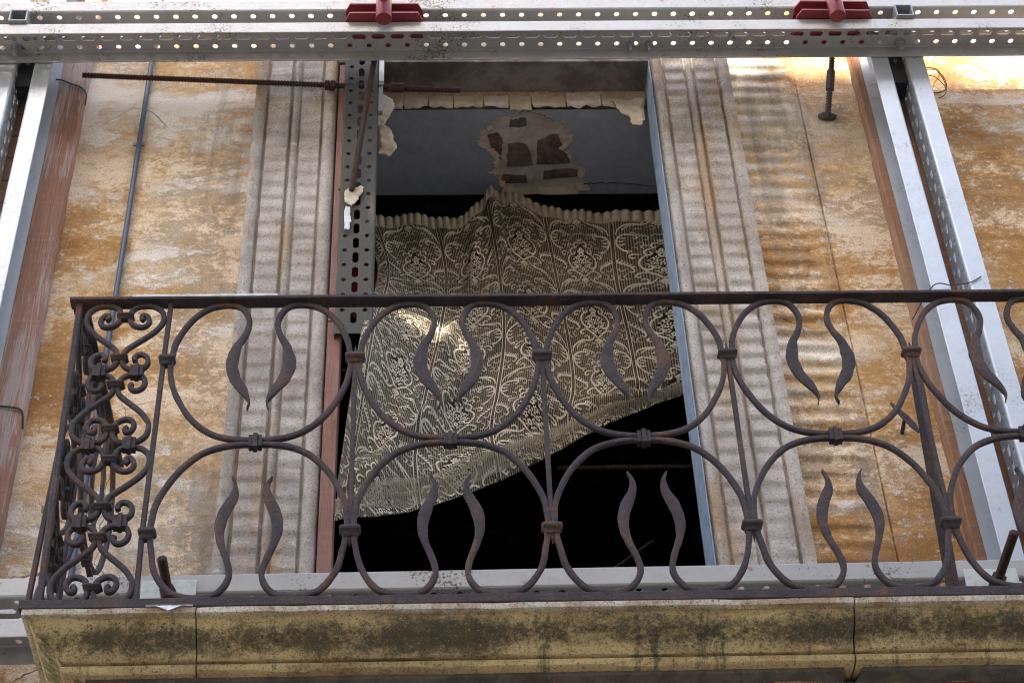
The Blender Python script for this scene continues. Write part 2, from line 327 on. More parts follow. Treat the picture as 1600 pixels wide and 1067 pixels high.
# ------------------------------------------------------------------ old facade
fac = thing('house_facade', 'old stained ochre stucco facade with stone-framed open doorway', 'building')
XL, XR, ZS = -.352, .770, 5.221                                    # doorway sides, underside of its head
wb = MB()
wb.prism([(-6, 0), (XL, 0), (XL, .09), (-.52, .505), (-6, .505)], -1.6, 9.6, 'z')
wb.prism([(XR, 0), (1.296, 0), (1.300, .008), (1.304, 0), (6, 0), (6, .505), (.95, .505), (XR, .09)], -1.6, 9.6, 'z')
wb.box((XL+.001, .0, ZS+.08), (XR-.001, .09, 9.6)); wb.box((-.50, .09, ZS), (.93, .505, 9.6))
wb.box((XL+.001, 0, -1.6), (XR-.001, .505, 2.42))
part('wall', wb, 'stucco', fac)
# the wide, slightly proud band of plaster right of the doorway, its shadow stripes shaped as ripples
def shade_ripple(x, z, amp, seed):                                       # soft shadow bands put into the shape as lapped relief, undercut below
    f = (z/.0635 + .12*nz(x*1.2+seed, z*1.1) + x*.45 + .03*nz(x*14, z*9, seed)) % 1.0
    env = .62 + .75*nz(seed+3, x*.8, z*.9+1) + .25*nz(x*16, z*12, seed)
    h = (1-math.cos(math.pi*f/.34))*.5 if f < .34 else (1+math.cos(math.pi*(f-.34)/.66))*.5
    return amp*min(1., max(0, env))*(h-.5)
# moulded door surrounds: (distance from the opening, projection)
PROF = [(.000, -.09), (.0, .030), (.004, .040), (.014, .048), (.030, .048), (.040, .040), (.046, .026), (.050, .026), (.055, .036), (.120, .036), (.124, .026), (.128, .026),
        (.133, .034), (.140, .040), (.147, .040), (.152, .034), (.156, .026), (.160, .026), (.165, .042), (.236, .042), (.240, .030), (.246, .030), (.252, .050), (.268, .058), (.284, .054), (.288, .0)]
for sgn, x0 in ((-1, XL), (1, XR)):
    rows = []
    for k in range(640):
        z = 2.30 + k*.00512
        r = []
        for j, (d, p) in enumerate(PROF):
            x = x0 + sgn*d; q = p
            if 1 < j < len(PROF)-1:
                q += shade_ripple(x, z, .0102 if .054 < d < .121 or .164 < d < .237 else (.004 if d > .25 and p < .056 else .0012), sgn*5) + .0022*nz(x*30, z*22, sgn) + .0012*nz(x*90, z*70)
                if d > .25 or d < .03: q += .004*min(0, nz(x*14, z*9, 8))
            r.append((x + (.0015*nz(z*12, j) if j else 0), -q, z))
        rows.append(r)
    part('door_surround', MB().grid(rows), 'pil', fac, True, auto=50)
rows = []
for k in range(640):
    z = 2.30 + k*.00512
    rows.append([(1.056 + i*.236/16, -.0075 - (shade_ripple(1.05+i*.0147, z, .0140, 2)*min(1, (16-i)/5) if i < 16 else -.008), z) for i in range(17)])
part('plaster_band', MB().grid(rows), 'stucco', fac, True)
part('lintel', MB().box((XL+.002, -.05, 5.296), (XR-.002, .0895, 5.70)), 'lintel', fac, bevel=.004)
# painted reveal edges of the doorway
part('jamb', MB().prism([(XR-.004, -.052), (XR-.001, -.052), (XR-.001, .09), (.946, .502), (.943, .504), (XR-.006, .092)], 2.42, 5.30, 'z'), 'jamb', fac)
part('jamb', MB().prism([(XL+.001, -.0), (XL+.005, -.0), (XL+.006, .09), (-.515, .503), (-.518, .5), (XL+.001, .09)], 2.42, 5.22, 'z'), 'soffit', fac)
# underside of the doorway head with the fallen patch that shows its bricks
patch = [(.295,.100),(.338,.092),(.375,.110),(.42,.135),(.47,.165),(.497,.215),(.492,.255),(.475,.285),(.50,.31),(.512,.345),(.545,.375),(.551,.405),(.535,.42),(.56,.445),(.575,.47),(.555,.488),(.50,.5055),
         (.40,.5055),(.29,.5055),(.245,.492),(.238,.46),(.222,.43),(.232,.408),(.198,.395),(.205,.37),(.213,.33),(.195,.29),(.165,.265),(.152,.225),(.165,.19),(.20,.16),(.245,.125)]
pc = Vector((.36, .31))
def ring_in(p, f):
    v = Vector(p) - pc; return (pc.x + v.x*f, pc.y + v.y*f)
bm = bmesh.new()
sx0, sx1, sy0, sy1 = -.515, .945, .091, .5052
outer = [(sx0, sy0), (sx1, sy0), (sx1, sy1), (sx0, sy1)]
def jag(poly, amp, sub=5):
    out = []
    for i in range(len(poly)):
        a, b = Vector(poly[i]), Vector(poly[(i+1) % len(poly)])
        for k in range(sub):
            p = a.lerp(b, k/sub); e = amp*nz(p.x*60, p.y*60, 2) + amp*.6*nz(p.x*160, p.y*160, 5)
            v = (p-pc).normalized(); out.append((p.x+v.x*e, min(p.y+v.y*e, sy1-.0005)))
    return out
pj = jag(patch, .022)
vo = [bm.verts.new((x, y, ZS-.024)) for x, y in outer]; vi = [bm.verts.new((x, y, ZS-.024)) for x, y in pj]
eo = [bm.edges.new((vo[i], vo[(i+1) % 4])) for i in range(4)]; ei = [bm.edges.new((vi[i], vi[(i+1) % len(vi)])) for i in range(len(vi))]
bmesh.ops.triangle_fill(bm, edges=eo+ei, use_beauty=True)
r_ = bmesh.ops.extrude_face_region(bm, geom=list(bm.faces)); bmesh.ops.translate(bm, verts=[v for v in r_['geom'] if isinstance(v, bmesh.types.BMVert)], vec=(0, 0, .0235))
bmesh.ops.recalc_face_normals(bm, faces=bm.faces)
me = bpy.data.meshes.new('soffit'); bm.to_mesh(me); bm.free(); me.materials.append(MT['soffit']); link('soffit', me, fac)
# broken cream rim of the plaster
rows = []
for i in range(len(pj)+1):
    p = Vector(pj[i % len(pj)]); v = (p-pc).normalized(); k = .014 + .02*abs(nz(p.x*9, p.y*9, 3)) + .006*nz(p.x*70, p.y*70)
    q = p - v*max(k, .004); o2 = p + v*.003
    rows.append([(o2.x, min(o2.y, .5049), ZS-.0255), (p.x, p.y, ZS-.027), (q.x, q.y, ZS-.006+.003*nz(p.x*50, p.y*50)), (q.x-v.x*.01, q.y-v.y*.01, ZS-.001)])
part('plaster_rim', MB().grid(rows), 'flake', fac)
N = 46; rows = []
for i in range(N+1):
    r = []
    for j in range(N+1):
        x = .13+i*.46/N; y = .092+j*.413/N
        r.append((x, y, ZS-.0025-.0045*abs(nz(x*25, y*25, 1))-.002*nz(x*80, y*80)))
    rows.append(r)
part('mortar_bed', MB().grid(rows), 'mortar', fac)
def brick(poly, seed, drop=.006):
    m = MB(); pl = jag(poly, .006, 6); m.prism(pl, ZS-.003, ZS-.004-drop, 'z')
    c_ = Vector((sum(p[0] for p in pl)/len(pl), sum(p[1] for p in pl)/len(pl))); n = len(pl); rows = []
    for f in (1., .8, .55, .3, .05): rows.append([(c_.x+(p[0]-c_.x)*f, c_.y+(p[1]-c_.y)*f, ZS-.0042-drop-(.004*abs(nz(p[0]*40*f, p[1]*40, seed)) if f < 1 else 0)) for p in pl])
    m.grid(rows, True); return part('brick', m, 'brick', fac)
brick([(.262,.268),(.30,.262),(.332,.275),(.352,.33),(.358,.375),(.262,.378)], 1)
brick([(.372,.25),(.40,.245),(.415,.225),(.448,.228),(.462,.27),(.49,.315),(.50,.362),(.372,.372)], 2)
brick([(.222,.44),(.255,.42),(.335,.425),(.338,.462),(.23,.465)], 3, .004)
brick([(.40,.405),(.47,.392),(.525,.398),(.528,.432),(.40,.446)], 4, .004)
brick([(.185,.225),(.225,.215),(.242,.25),(.24,.345),(.215,.335)], 5, .002)
brick([(.27,.155),(.325,.145),(.33,.185),(.265,.19)], 6, .002)
# crack running right from the patch
ck = [(.552+i*.29/24, .452+.022*i/24+.007*nz(i*.8, 4)-.012*math.sin(i/24*3.1), ZS-.0247) for i in range(25)]
part('crack', MB().tube(ck, lambda i: .0026*(1-.5*i/24), 5), 'black', fac)
# door-head strip with peeling plaster and paper
part('door_head', MB().box((XL+.01, .0905, ZS-.022), (XR-.006, .102, 5.2995)), 'lintel', fac)
xs = [-.20, -.12, -.03, .06, .17, .262, .345, .47, .60, .68, .755]
for i in range(len(xs)-1):
    a, b = xs[i]+.003, xs[i+1]-.002; top = 5.278+.020*nz(i*3.1); bot = ZS-.024-.006*abs(nz(i*2.3)) - (.018 if i == 5 else 0) - (.012 if i == 0 else 0)
    rows = []
    for j in range(10):
        t = j/9; x = a+(b-a)*t; cu = .010+.008*nz(i*1.7, t*2)+.006*(t if i % 2 else 1-t)
        rows.append([(x, .0895, top+.004*nz(x*30)), (x, .0885-cu*.35, (top+bot)/2), (x, .0885-cu, bot+.016*nz(x*34, 5)), (x, .0885-cu+.003, bot+.016*nz(x*34, 5)+.001)])
    part('plaster_flake', MB().grid(rows), 'flake' if i % 3 != 1 else 'mortar', fac, True)
def shard(poly, y, depth, curl, mat='flake', name='plaster_flake', parent=fac):
    pts = jag2(poly); cx_ = sum(p[0] for p in pts)/len(pts); cz_ = sum(p[1] for p in pts)/len(pts)
    bm = bmesh.new(); vv = [bm.verts.new((p[0], y, p[1])) for p in pts]; ee = [bm.edges.new((vv[k], vv[(k+1) % len(vv)])) for k in range(len(vv))]
    bmesh.ops.triangle_fill(bm, edges=ee, use_beauty=True); bmesh.ops.subdivide_edges(bm, edges=bm.edges[:], cuts=3, use_grid_fill=True)
    curl *= .45
    for v in bm.verts:
        dx, dz = v.co.x-cx_, v.co.z-cz_
        v.co.y += -curl*(8*dx*dx/.05+.9*nz(v.co.x*14, v.co.z*14, 2)+.5*nz(v.co.x*45, v.co.z*45)) + dz*curl*3
    bmesh.ops.recalc_face_normals(bm, faces=bm.faces)
    me = bpy.data.meshes.new(name); bm.to_mesh(me); bm.free(); me.materials.append(MT[mat]); me.shade_smooth(); o = link(name, me, parent)
    sm = o.modifiers.new('thickness', 'SOLIDIFY'); sm.thickness = depth; return o
def jag2(poly, amp=.007, sub=5):
    out = []
    for i in range(len(poly)):
        a, b = poly[i], poly[(i+1) % len(poly)]
        for k in range(sub):
            t = k/sub; x = a[0]+(b[0]-a[0])*t; z = a[1]+(b[1]-a[1])*t
            out.append((x+amp*nz(x*80, z*80, 1), z+amp*nz(x*80, z*80, 7)))
    return out
shard([(-.20,5.215),(-.157,5.19),(-.15,5.14),(-.185,5.05),(-.215,5.03)], .03, .004, .02)
shard([(-.205,5.04),(-.172,5.02),(-.160,4.99),(-.138,4.905),(-.164,4.865),(-.20,4.88)], .02, .004, .03)
shard([(.64,5.235),(.755,5.24),(.748,5.12),(.735,5.085),(.70,5.09),(.695,5.13),(.665,5.15)], .075, .004, .015)
# dark room behind
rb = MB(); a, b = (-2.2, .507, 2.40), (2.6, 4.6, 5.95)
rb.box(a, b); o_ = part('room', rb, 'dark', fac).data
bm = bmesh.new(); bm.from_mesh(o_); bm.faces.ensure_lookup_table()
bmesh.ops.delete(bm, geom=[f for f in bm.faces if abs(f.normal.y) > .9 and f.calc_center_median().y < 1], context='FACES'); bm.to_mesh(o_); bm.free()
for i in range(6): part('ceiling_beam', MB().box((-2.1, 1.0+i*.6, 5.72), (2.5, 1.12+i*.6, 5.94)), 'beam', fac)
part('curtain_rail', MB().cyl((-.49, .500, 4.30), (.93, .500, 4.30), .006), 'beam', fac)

t = thing('leaning_lath', 'thin dark lath slanting across the dark room below the curtain', 'lath'); part('stick', MB().tube([(.02, .62, 3.05), (.50, .72, 3.55), (.72, .80, 3.78)], .006, 6), 'beam', t)
t = thing('leaning_lath', 'thin dark pole lying level in the dark room right of the curtain', 'lath'); part('stick', MB().tube([(.40, .70, 4.02), (.93, .70, 4.02)], .008, 6), 'beam', t)
# ------------------------------------------------------------------ balcony slab of moulded stones
bal = thing('balcony', 'projecting balcony slab of mossy moulded stone under the railing', 'balcony')
BP = [(-.60, 2.437), (-.770, 2.437), (-.777, 2.432), (-.777, 2.418), (-.768, 2.4135), (-.762, 2.4125), (-.757, 2.405), (-.748, 2.394), (-.736, 2.384), (-.722, 2.376), (-.710, 2.368), (-.701, 2.357), (-.697, 2.347),
      (-.692, 2.3435), (-.670, 2.342), (-.670, 2.3385), (-.689, 2.337), (-.693, 2.332), (-.691, 2.321), (-.684, 2.3165), (-.64, 2.315), (-.60, 2.315)]
def stone(xa, xb, corner=False):
    rows = []; n = max(4, int((xb-xa)/.02))
    if corner:
        for k in range(30):
            y = -.02 - k*.0252
            rows.append([(xa+(p[0]+.777), min(y, 0) if k < 29 else 0, p[1]) for p in BP])
        rows = []
        for k in range(20): rows.append([(xa+(p[0]+.777), (p[0])*(k/19.), p[1]) for p in BP])
    for k in range(n+1):
        t = k/n; x = xa+(xb-xa)*t; r = []
        for j, p in enumerate(BP):
            e = .0030*nz(x*9, j*.7, xa)+.0022*nz(x*38, j, 4); top = 1 if 1 <= j <= 4 else 0
            chip = -.008*max(0, nz(x*7, 11, xa)-.15)*top
            xx = x if not corner else max(x, xa+(p[0]+.777))
            r.append((xx, p[0]+(e if 0 < j < len(BP)-1 else 0)-chip*.5, p[1]+(e*.6 if 0 < j < len(BP)-1 else 0)+chip*.6))
        rows.append(r)
    m = MB().grid(rows); nn = len(BP)
    m.f.append(tuple(range(len(m.v)-nn, len(m.v))))
    if not corner: m.f.append(tuple(range(nn-1, -1, -1)))
    return part('moulded_stone', m, 'coping', bal, True, auto=38)
stone(-.941, -.5535, True); stone(-.5505, .9395); stone(.9435, 2.60)
part('slab_core', MB().box((-.755, -.62, 2.345), (2.59, -.001, 2.425)), 'under', bal)
# ragged mortar below, broken away to the brown render
m = MB(); rows = []
for i in range(241):
    x = -.80+i*3.38/240; d = -.610+.05*nz(x*3.1, 2)+.02*nz(x*11, 3)+.01*nz(x*40, 9)
    gap = .07 if abs(x-.94) < .012 else 0
    rows.append([(x, -.668+gap, 2.3185), (x, -.664+gap, 2.308+.004*nz(x*20)), (x, d-.01, 2.300+.004*nz(x*14, 6)), (x, d, 2.306), (x, d+.004, 2.3185)])
part('broken_mortar', m.grid(rows), 'under', bal)
rows = []
for i in range(60):
    x = -.78+i*3.36/59; rows.append([(x, -.66+j*.055, 2.3155+.006*nz(x*6, j*.5)) for j in range(13)])
part('underside', MB().grid(rows), 'brown', bal, True)
scr = MB().grid([[(-.665+i*.0105, -.779-.003*abs(nz(i*.9)), 2.4375-.002), (-.665+i*.0105, -.783-.004*abs(nz(i*.7, 3)), 2.432-(.013*max(0, 1-abs(i-5)/2.5)))] for i in range(11)])
scr.grid([[(-.665+i*.0105, -.73, 2.439+.002*nz(i*.8)), (-.665+i*.0105, -.779-.003*abs(nz(i*.9)), 2.4375+.001)] for i in range(11)])
tag(part('paper_scrap', scr, 'paper', None), 'torn white scrap stuck to the top edge of the balcony stone', 'scrap')

# ------------------------------------------------------------------ wrought iron railing
rail = thing('balcony_railing', 'dark wrought iron balcony railing of flame-tipped loops and heart scrolls', 'railing', (0, -.715, 2.48), (.03, 0, 0))
UP = [(-.0268,.577,.0023),(-.023,.6026,.006),(-.0405,.6404,.0227),(-.0609,.6763,.0302),(-.0728,.7197,.0332),(-.0714,.7536,.0302),(-.0625,.7853,.0208),(-.0479,.8173,.0159),(-.0374,.8571,.0144),(-.0421,.8924,.0144),(-.0619,.9206,.0144),(-.1001,.9293,.0144),(-.1422,.9165,.0144),(-.1756,.8889,.0144),(-.2022,.849,.0144),(-.2202,.7996,.0144),(-.2265,.7556,.0144),(-.2290,.7314,.0144),(-.2262,.6928,.0144),(-.2148,.6451,.0144),(-.1938,.5979,.0144),(-.1667,.5512,.0144),(-.1318,.5141,.0144),(-.0948,.4932,.0144),(-.0516,.4815,.0144),(-.0001,.4785,.0144)]
LOW = [(-.0384,.3643,.0025),(-.0287,.3406,.0102),(-.0308,.3067,.0212),(-.0464,.2686,.028),(-.0565,.2308,.028),(-.058,.1979,.0221),(-.0486,.1606,.0161),(-.0345,.119,.0144),(-.0275,.0826,.0144),(-.0355,.0513,.0144),(-.058,.0272,.0144),(-.0907,.0189,.0144),(-.1278,.0196,.0144),(-.1586,.0334,.0144),(-.1831,.0583,.0144),(-.2018,.0991,.0144),(-.2128,.1449,.0144),(-.2190,.1866,.0144),(-.2215,.224,.0144),(-.2152,.2856,.0144),(-.1964,.3335,.0144),(-.1694,.382,.0144),(-.1263,.431,.0144),(-.077,.4560,.0144),(-.0302,.4645,.0144),(.0104,.4650,.0144)]
LOW = [(x-.0105, z, w_) for x, z, w_ in LOW]
HEART = [(-.7725,.880),(-.7785,.886),(-.7773,.8954),(-.7687,.8962),(-.7605,.8858),(-.7586,.871),(-.7682,.858),(-.7854,.8567),(-.8016,.8672),(-.8096,.8879),(-.8063,.910),(-.7945,.9245),(-.7712,.9300),(-.7465,.926),(-.7274,.909),(-.7218,.8853),(-.7263,.8619),(-.7463,.833),(-.774,.8073),(-.8006,.7832),(-.8110,.7663),(-.8130,.7451),(-.8090,.728),(-.7967,.7153),(-.7769,.7105),(-.7583,.7143),(-.7472,.730),(-.7491,.7498),(-.7609,.7613),(-.7737,.7615),(-.7822,.7502),(-.779,.7403)]
HEART = [(x+.8185, z-.7025) for x, z in HEART]
def bar(P, sx=1, wob=0.):
    q = smooth_path([(sx*(x+wob*nz(i*.9, wob*900)), z+wob*nz(i*.7, 8), w_) for i, (x, z, w_) in enumerate(P)], 4)
    q = [(a+.0007*nz(a*60, b*60, wob*1e4), b+.0007*nz(a*60, b*60, 9), w_*(1+.16*nz(a*35, b*35, wob*1e4))) for a, b, w_ in q]
    return MB().sweep([(a, b) for a, b, _ in q], [w_ for *_, w_ in q], [.0145 if w_ < .015 else max(.0075, .0145-(w_-.0144)*.45) for *_, w_ in q])
barM = [[(bar(UP, s_, .0022+.0003*v), bar(LOW, s_, .0022+.0004*v)) for s_ in (1, -1)] for v in range(3)]
barM = [[(p.mesh('flame_bar', 'iron', True), q.mesh('flame_bar', 'iron', True)) for p, q in r] for r in barM]
def hb(sx, sz):
    q = smooth_path([(sx*x, sz*z) for x, z in HEART], 4)
    return MB().sweep(q, [.0128]*len(q), [.0140]*len(q)).mesh('scroll', 'iron', True)
heartM = {(a, b): hb(a, b) for a in (1, -1) for b in (1, -1)}
def collar_mesh(hw, hh, name='collar'):
    m = MB(); rows = []
    for z, e in ((-hh, -.002), (-hh*.8, .001), (-.002, .001), (.0, .006), (hh*.35, .0075), (hh*.7, .006), (hh*.75, .001), (hh, .0)):
        x, y = hw+e, .0105+e; c_ = .004
        rows.append([(x-c_, -y, z), (x, -y+c_, z), (x, y-c_, z), (x-c_, y, z), (-x+c_, y, z), (-x, y-c_, z), (-x, -y+c_, z), (-x+c_, -y, z)])
    m.grid(rows, True); m.f += [tuple(range(8)), tuple(len(m.v)-8+k for k in range(7, -1, -1))]; return m.mesh(name, 'iron', True)
colM = collar_mesh(.0180, .0165); col2M = collar_mesh(.0140, .0165); clipM = collar_mesh(.0148, .0085, 'clip')
tieM = MB()
for u in (-.011, 0, .011): tieM.box((u-.0052, -.0115-(.0035 if u == 0 else 0), -.017-(.004 if u == 0 else 0)), (u+.0052, .0115, .017+(.003 if u == 0 else 0)))
tieM = tieM.mesh('tie', 'iron')
spikeM = MB().add([(-.008,-.006,0),(.008,-.006,0),(.008,.006,0),(-.008,.006,0),(-.004,-.004,.012),(.004,-.004,.012),(0,0,.034)], [(0,1,5,4),(1,2,5),(2,3,4,5),(3,0,4),(4,5,6),(0,3,2,1)]).mesh('spike', 'iron')
upM = MB().sweep([(0, .205), (0, .735)], [.0125, .0125], [.012, .012]).mesh('upright', 'iron')
fullM = MB().sweep([(.0, .012), (-.004, .2), (-.002, .74), (0, .938)], [.0125]*4, [.012]*4).mesh('upright', 'iron')
class Frame:                                                       # places panel pieces along a rail run
    def __init__(s, x, y, rz): s.m = Matrix.Translation((x, y, 0)) @ Matrix.Rotation(rz, 4, 'Z'); s.rz = rz
    def put(s, name, me, u, z, v=0., ry=0., bevel=0.):
        p = s.m @ Vector((u, v, z)); o = link(name, me, rail, p, (0, ry, s.rz), bevel); return o
def flame_unit(F, u, k, right=True):
    for i, s_ in enumerate((0, 1)):
        F.put('flame_bar', barM[(k+i) % 3][s_][0], u, 0); F.put('flame_bar', barM[(k*2+i) % 3][s_][1], u, 0)
    F.put('tie', tieM, u+.001, .4715, ry=R(1.5*nz(k*3.3)))
    if right:
        F.put('upright', upM, u+.240, 0, .0); F.put('collar', colM, u+.240, .740, ry=R(2*nz(k*2.1))); F.put('collar', colM, u+.240, .199, ry=R(2*nz(k*2.9, 4)))
        F.put('spike', spikeM, u+.240, .752); F.put('spike', spikeM, u+.240, .187, ry=math.pi)
def heart_panel(F, u):
    for zc in (.7025, .2345):
        for sz in (1, -1):
            for sx in (1, -1): F.put('scroll', heartM[(sx, sz)], u+(.003 if zc > .5 else .010), zc, ry=R(.8*sx))
            F.put('clip', clipM, u+(.002 if zc > .5 else .010), zc+sz*.044); F.put('clip', clipM, u+(.003 if zc > .5 else .014), zc+sz*.186)
        for sx in (1, -1): F.put('tie', tieM, u+sx*.0475+(.003 if zc > .5 else .010), zc)
    for sx in (1, -1): F.put('tie', tieM, u+sx*.0500+.005, .4685)
front = Frame(0, 0, 0)
X0 = -.695
heart_panel(front, -.8175)
front.put('upright', fullM, X0-.006, 0); front.put('collar', col2M, X0+.001, .738); front.put('collar', col2M, X0+.002, .198)
for k in range(5): flame_unit(front, X0+.240+k*.480, k, k < 4)
XE = X0+5*.480
front.put('upright', fullM, XE+.006, 0); front.put('collar', col2M, XE-.001, .738); front.put('collar', col2M, XE-.002, .198)
heart_panel(front, XE+.1225)
for s_, xc in ((1, -.938), (-1, XE+.243)):
    cp = MB().sweep([(xc, .940), (xc+s_*.008, .45), (xc+s_*.018, .0)], [.0155]*3, [.0155]*3); part('corner_post', cp, 'iron', rail)
    st = smooth_path([(xc+s_*.004, .52, .012), (xc+s_*.001, .40, .013), (xc-s_*.006, .20, .013), (xc-s_*.012, .0, .013)], 5)
    part('stay', MB().sweep([(a, b) for a, b, _ in st], [c_ for *_, c_ in st], [.012]*len(st), .012), 'iron', rail)
    sd = Frame(xc, .0, R(90))
    heart_panel(sd, .125); sd.put('upright', fullM, .2435, 0); flame_unit(sd, .2435+.240, 1, False)
    part('side_handrail', MB().box((xc-.021, -.02, .937), (xc+.021, .70, .947)), 'iron', rail, bevel=.002)
    part('side_bottom_rail', MB().box((xc-.014, -.0, -.012), (xc+.014, .70, .010)), 'iron', rail, bevel=.002)
# top and bottom rails with a worn, slightly wavy outline
def longbar(y0, y1, z0, z1, amp):
    rows = []
    for i in range(161):
        x = -.962+i*(XE+.264+.962)/160; e = amp*nz(x*3.1, z0*7)+amp*.5*nz(x*17, 3)
        rows.append([(x, y0+.002, z0+e), (x, y1-.002, z0+e), (x, y1, z0+e+.002), (x, y1, z1+e-.002), (x, y1-.002, z1+e), (x, y0+.002, z1+e), (x, y0, z1+e-.002), (x, y0, z0+e+.002)])
    m = MB().grid(rows, True); m.f += [tuple(range(8)), tuple(len(m.v)-8+k for k in range(7, -1, -1))]; return m
part('handrail', longbar(-.021, .021, .937, .948, .0012), 'iron', rail, True, auto=35)
part('bottom_rail', longbar(-.016, .016, -.013, .012, .0016), 'iron', rail, True, auto=35)
for x in (-.43, .3, 1.1): part('foot', MB().box((x-.012, -.010, -.05), (x+.012, .010, -.012)), 'iron', rail)
crust = MB()
for i in range(40):
    x = -.80+i*.0095; h_ = .003+.006*abs(nz(i*1.9, 3)); crust.box((x, -.0225, .9440), (x+.0092, -.0185, .9475+h_))
part('paint_crust', crust, 'paper', rail)
# back stay behind the second collar from the right
part('back_stay', MB().tube([(1.235, .020, .765), (1.262, .20, .16), (1.266, .24, .03)], .017, 4), 'iron', rail)

# ------------------------------------------------------------------ perforated steel channels
def rayhit(dx, dy, hole):
    if hole[0] == 'r': return hole[1]
    L, r = hole[1], hole[2]; lo, hi = 0., L+r
    for _ in range(24):
        m = (lo+hi)/2; x, y = abs(dx*m), abs(dy*m); d = math.hypot(max(x-L, 0), y)
        lo, hi = (m, hi) if d < r else (lo, m)
    return lo
def cell(m, cx, cy, hx, hy, hole, z0, z1):
    ang = sorted([k/14*6.2832 for k in range(14)]+[math.atan2(a*hy, b*hx) % 6.2832 for a in (1, -1) for b in (1, -1)])
    n = len(ang); I = []; O = []
    for a in ang:
        dx, dy = math.cos(a), math.sin(a); r = rayhit(dx, dy, hole)
        t = min(hx/abs(dx) if abs(dx) > 1e-6 else 9, hy/abs(dy) if abs(dy) > 1e-6 else 9)
        I.append((cx+dx*r, cy+dy*r)); O.append((cx+dx*t, cy+dy*t))
    v = [(x, y, z0) for x, y in I]+[(x, y, z0) for x, y in O]+[(x, y, z1) for x, y in I]+[(x, y, z1) for x, y in O]
    f = []
    for i in range(n):
        j = (i+1) % n
        f += [(i, j, n+j, n+i), (2*n+i, 3*n+i, 3*n+j, 2*n+j), (i, 2*n+i, 2*n+j, j)]
    m.add(v, f)
def channel(L, w_, fl, pitch=.067, th=.0045, rad=.0096):              # along x, web on top (z 0), flanges down
    m = MB(); n = int(L/pitch); L = n*pitch; y = [th*1.5, w_*.345, w_*.655, w_-th*1.5]
    for i in range(n):
        xc = (i+.5)*pitch
        for k in (0, 2): cell(m, xc, (y[k]+y[k+1])/2, pitch/2, (y[k+1]-y[k])/2, ('r', rad), -th, 0)
        if i < n-1: cell(m, xc+pitch/2, (y[1]+y[2])/2, pitch/2, (y[2]-y[1])/2, ('s', .0155, .0098), -th, 0)
    for a in (0, L-pitch/2): m.box((a, y[1], -th), (a+pitch/2, y[2], 0))
    c_ = th*1.5
    for s_, o in ((1, 0), (-1, w_)):                               # flange with a rolled corner and a small lip
        p = [(o+s_*c_, 0), (o+s_*c_*.35, -c_*.35), (o, -c_), (o, -fl+.002), (o+s_*.001, -fl), (o+s_*.0045, -fl), (o+s_*th, -fl+.002), (o+s_*th, -th*1.6), (o+s_*c_, -th)]
        m.prism(p, 0, L, 'x')
    return m
W, FL, GAP = .127, .0585, .063
chM = channel(4.7, W, FL).mesh('channel', 'steel2')
postM = channel(5.2, .122, .063).mesh('channel', 'steel')
dpM = channel(5.0, .119, .050, rad=.0080).mesh('channel', 'steel3')
def waler(label, z, tilt, x0):                                     # z = underside of the lower front flange
    t = thing('waler_beam', label, 'steel beam', (0, -.30, z), (0, -tilt, 0), 'horizontal steel walers')
    link('channel', chM, t, (x0, 0, FL)); link('channel', chM, t, (x0, W, FL+GAP), (math.pi, 0, 0))
    return t
PX = .0670
tw = waler('upper perforated steel waler crossing above the doorway', 5.1505, .006, -2.345)
bw = waler('lower perforated steel waler lying behind the foot of the railing', 2.690, .006, -2.33)
def bolt(parent, x, y, z, r=.011, L=.03):
    m = MB().tube([(0, 0, 0), (0, 0, -.010)], r*1.25, 6); m.tube([(0, 0, -.010), (0, 0, -L)], r*.62, 10); m.tube([(0, 0, .0), (0, 0, .003)], r*1.7, 14)
    return part('bolt', m, 'bolt', parent, loc=(x, y, z))
for x in (-1.46, .684, .750, 1.645): bolt(tw, x, .103, FL-.008, .012 if abs(x) > 1 else .009, .034)
bolt(bw, .92, .10, FL-.008)
for t, xs_ in ((tw, (-1.437, 1.647)), (bw, (-1.437, 1.647))):      # square spacer tubes in the gap
    for x in xs_:
        m = MB(); h = GAP-.002; o = .031
        for a_, b_ in (((-o, -.012, 0), (-o+.005, .118, h)), ((o-.005, -.012, 0), (o, .118, h)), ((-o+.005, -.012, 0), (o-.005, .118, .005)), ((-o+.005, -.012, h-.005), (o-.005, .118, h)), ((-o+.005, .05, .005), (o-.005, .055, h-.005))): m.box(a_, b_)
        part('spacer', m, 'bolt', t, loc=(x, 0, FL+.001))

# vertical post pairs (back to back channels, webs facing the slot between them)
def post_pair(label, xg, z0):
    t = thing('steel_post', label, 'steel post', (xg, -.171, z0), (0, 0, 0), 'paired steel posts against the facade')
    g2 = .0305
    # channel local: x along, y across, z web; turn it upright with the web facing the slot
    link('channel', postM, t, (-g2, .122, 0)).rotation_euler = Matrix(((0,0,1),(0,-1,0),(1,0,0))).to_euler()
    link('channel', postM, t, (g2, 0, 0)).rotation_euler = Matrix(((0,0,-1),(0,1,0),(1,0,0))).to_euler()
    return t
lp = post_pair('left pair of upright steel channels at the photo edge', -1.4245, 1.2)
rp = post_pair('right pair of upright steel channels beside the timber packer', 1.630, 1.2)
for t, zb in ((lp, 5.06-1.2), (rp, 5.06-1.2)):
    m = MB().box((-.0285, .030, 0), (.0285, .10, .20)); part('spacer_block', m, 'black', t, loc=(0, 0, zb), bevel=.003)
    m = MB().tube([(0, 0, 0), (0, -.006, 0)], .008, 10); part('bolt', m, 'bolt', t, loc=(0, .0295, zb+.115))
dp = thing('door_post', 'single perforated steel channel standing in the left of the doorway', 'steel post', (-.325, -.070, 3.94))
link('channel', dpM, dp, (.119, 0, 0)).rotation_euler = Matrix(((0,-1,0),(0,0,-1),(1,0,0))).to_euler()
